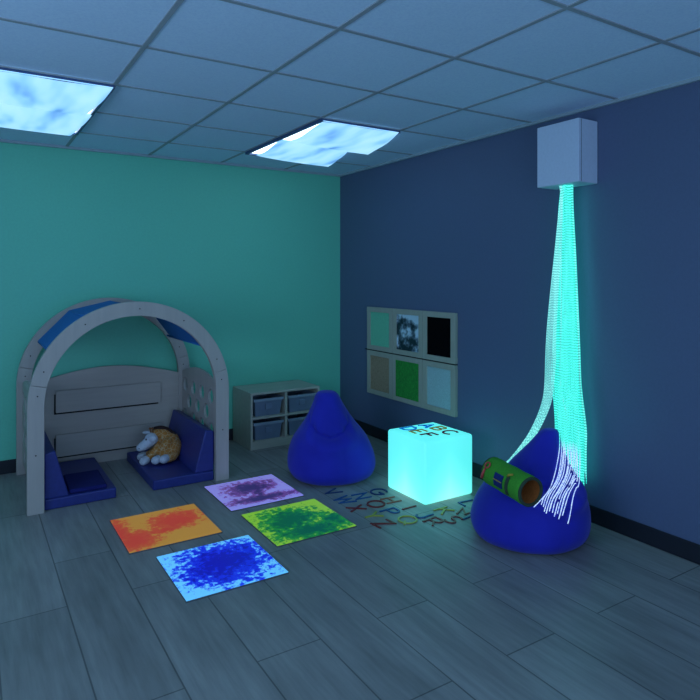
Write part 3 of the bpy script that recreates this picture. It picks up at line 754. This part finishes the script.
def spread(i, n):   # sunflower distribution in a unit disc
    a = i*2.39996; r = math.sqrt((i+.5)/n); return r*math.cos(a), r*math.sin(a)
NC = 150
main = []
for i in range(NC):
    u, v = spread(i, NC)
    top = TC+Vector((u*.028, v*.040, 0))
    P = [top]
    ex = random.uniform(-.008, .008); ey = random.uniform(-.010, .010)
    zend = random.uniform(.22, .34)
    for z in (1.95, 1.7, 1.4, 1.1, .85, .6, .45, zend):
        k = min(1, (2.107-z)/1.5); k2 = k**.75
        cy = TC.y+.012+.012*k; wy = .038+.082*k2; wx = .028+.010*k2
        x = -.100+.020*k+u*wx+ex*k; y = cy+v*wy+ey*k
        if z < .62: x = max(x, -.075)*.8-.008; y -= .02
        P.append(Vector((min(x, -.008), y, z)))
    main.append((-u, catmull(P, 5), M['fib_pale'] if random.random() < .12 or v > .93 else M['fib']))
main.sort(key=lambda t: t[0])       # nearest the room first? largest x offset last
# left group swinging over the left flank of the beanbag
left = []
for i in range(10):
    o = (i/9-.5); P = [TC+Vector((-.028, .026+o*.018, 0))]
    for (px, py, dep) in ((561, 215, 3.86), (558, 250, 3.86), (554.5, 290, 3.86), (551.5, 330, 3.86), (550.5, 360, 3.85), (549.5, 380, 3.84), (547.5, 398, 3.82), (542, 415, 3.80), (533, 433, 3.77), (524, 446, 3.74), (514, 458, 3.71), (503, 469, 3.68)):
        w = (4+4*(py-215)/145) if py < 360 else 8-4*(py-360)/110
        P.append(at_depth(px+o*w*1.25, py+(0 if py < 390 else o*w*.45), dep+.02*math.sin(i*2.4)))
    left.append(catmull(P, 4))
# strands lying over the front of the beanbag
front = []
ends = [(534, 508), (543, 507), (544, 511), (546, 513), (549, 511), (552, 512), (554, 516), (557, 513), (558, 518), (562, 515), (567, 523), (541, 505), (550, 509), (560, 512)]
tops = [(558.5, 430), (560, 431), (562, 431), (564, 432), (566, 433), (568, 435), (570, 438), (572, 441), (575, 446), (577, 451), (580, 458), (561, 432), (567, 434), (573, 443)]
for i, ((ex, ey), (tx, ty)) in enumerate(zip(ends, tops)):
    P = [TC+Vector((-.034, -.001*i, 0))]
    pxs = [(568+(tx-568)*q**.8, 185+(ty-185)*q) for q in (.12, .3, .5, .7, .85)]
    mx = 556+1.5*(tx-559)*.82
    way = [(tx, ty+3), (tx+.6, ty+16), (mx+2, 468), (mx-1, 480), (ex+(mx-ex)*.45, 493), (ex+(mx-ex)*.15, ey-8), (ex, ey)]
    if i == 0: way = [(558.5, 433), (559, 447), (557, 462), (553.5, 478), (549.5, 490), (542, 499), (534, 507)]
    hits = [h for h in (on_bag(p.x, p.y, .006+.003*(i % 3)) for p in catmull([(a, b, 0) for a, b in way], 3)) if h is not None]
    for _ in range(2): hits = [hits[0]]+[(hits[k-1]+hits[k]*2+hits[k+1])/4 for k in range(1, len(hits)-1)]+[hits[-1]]
    d1 = (hits[0]-CAM).dot(cam_ray(350, HOR))
    pxs.append((tx, ty-8))
    for k, (px, py) in enumerate(pxs):
        P.append(at_depth(px, py, 3.79+(d1-.03-3.79)*(0, .05, .2, .5, .8, .97)[k]))
    P += hits
    for p in ():
        h = on_bag(p.x, p.y, .006+.003*(i % 3))
        if h is not None: P.append(h)
    front.append(catmull(P, 2))
for s in front: strand(s, M['fib_lav'], .0026); count += 1
for s in left: strand(s, M['fib_pale'], .0024); count += 1
main_sorted = sorted(range(NC), key=lambda k: -main[k][0])
for k in main_sorted:
    _, s, mt = main[k]
    if count < 100: strand(s, mt); count += 1
    else: strand(s, mt, bm=stuff)
o = link('fibre_strand_bundle', stuff, M['fib'], fo, smooth=True); o['kind'] = 'stuff'
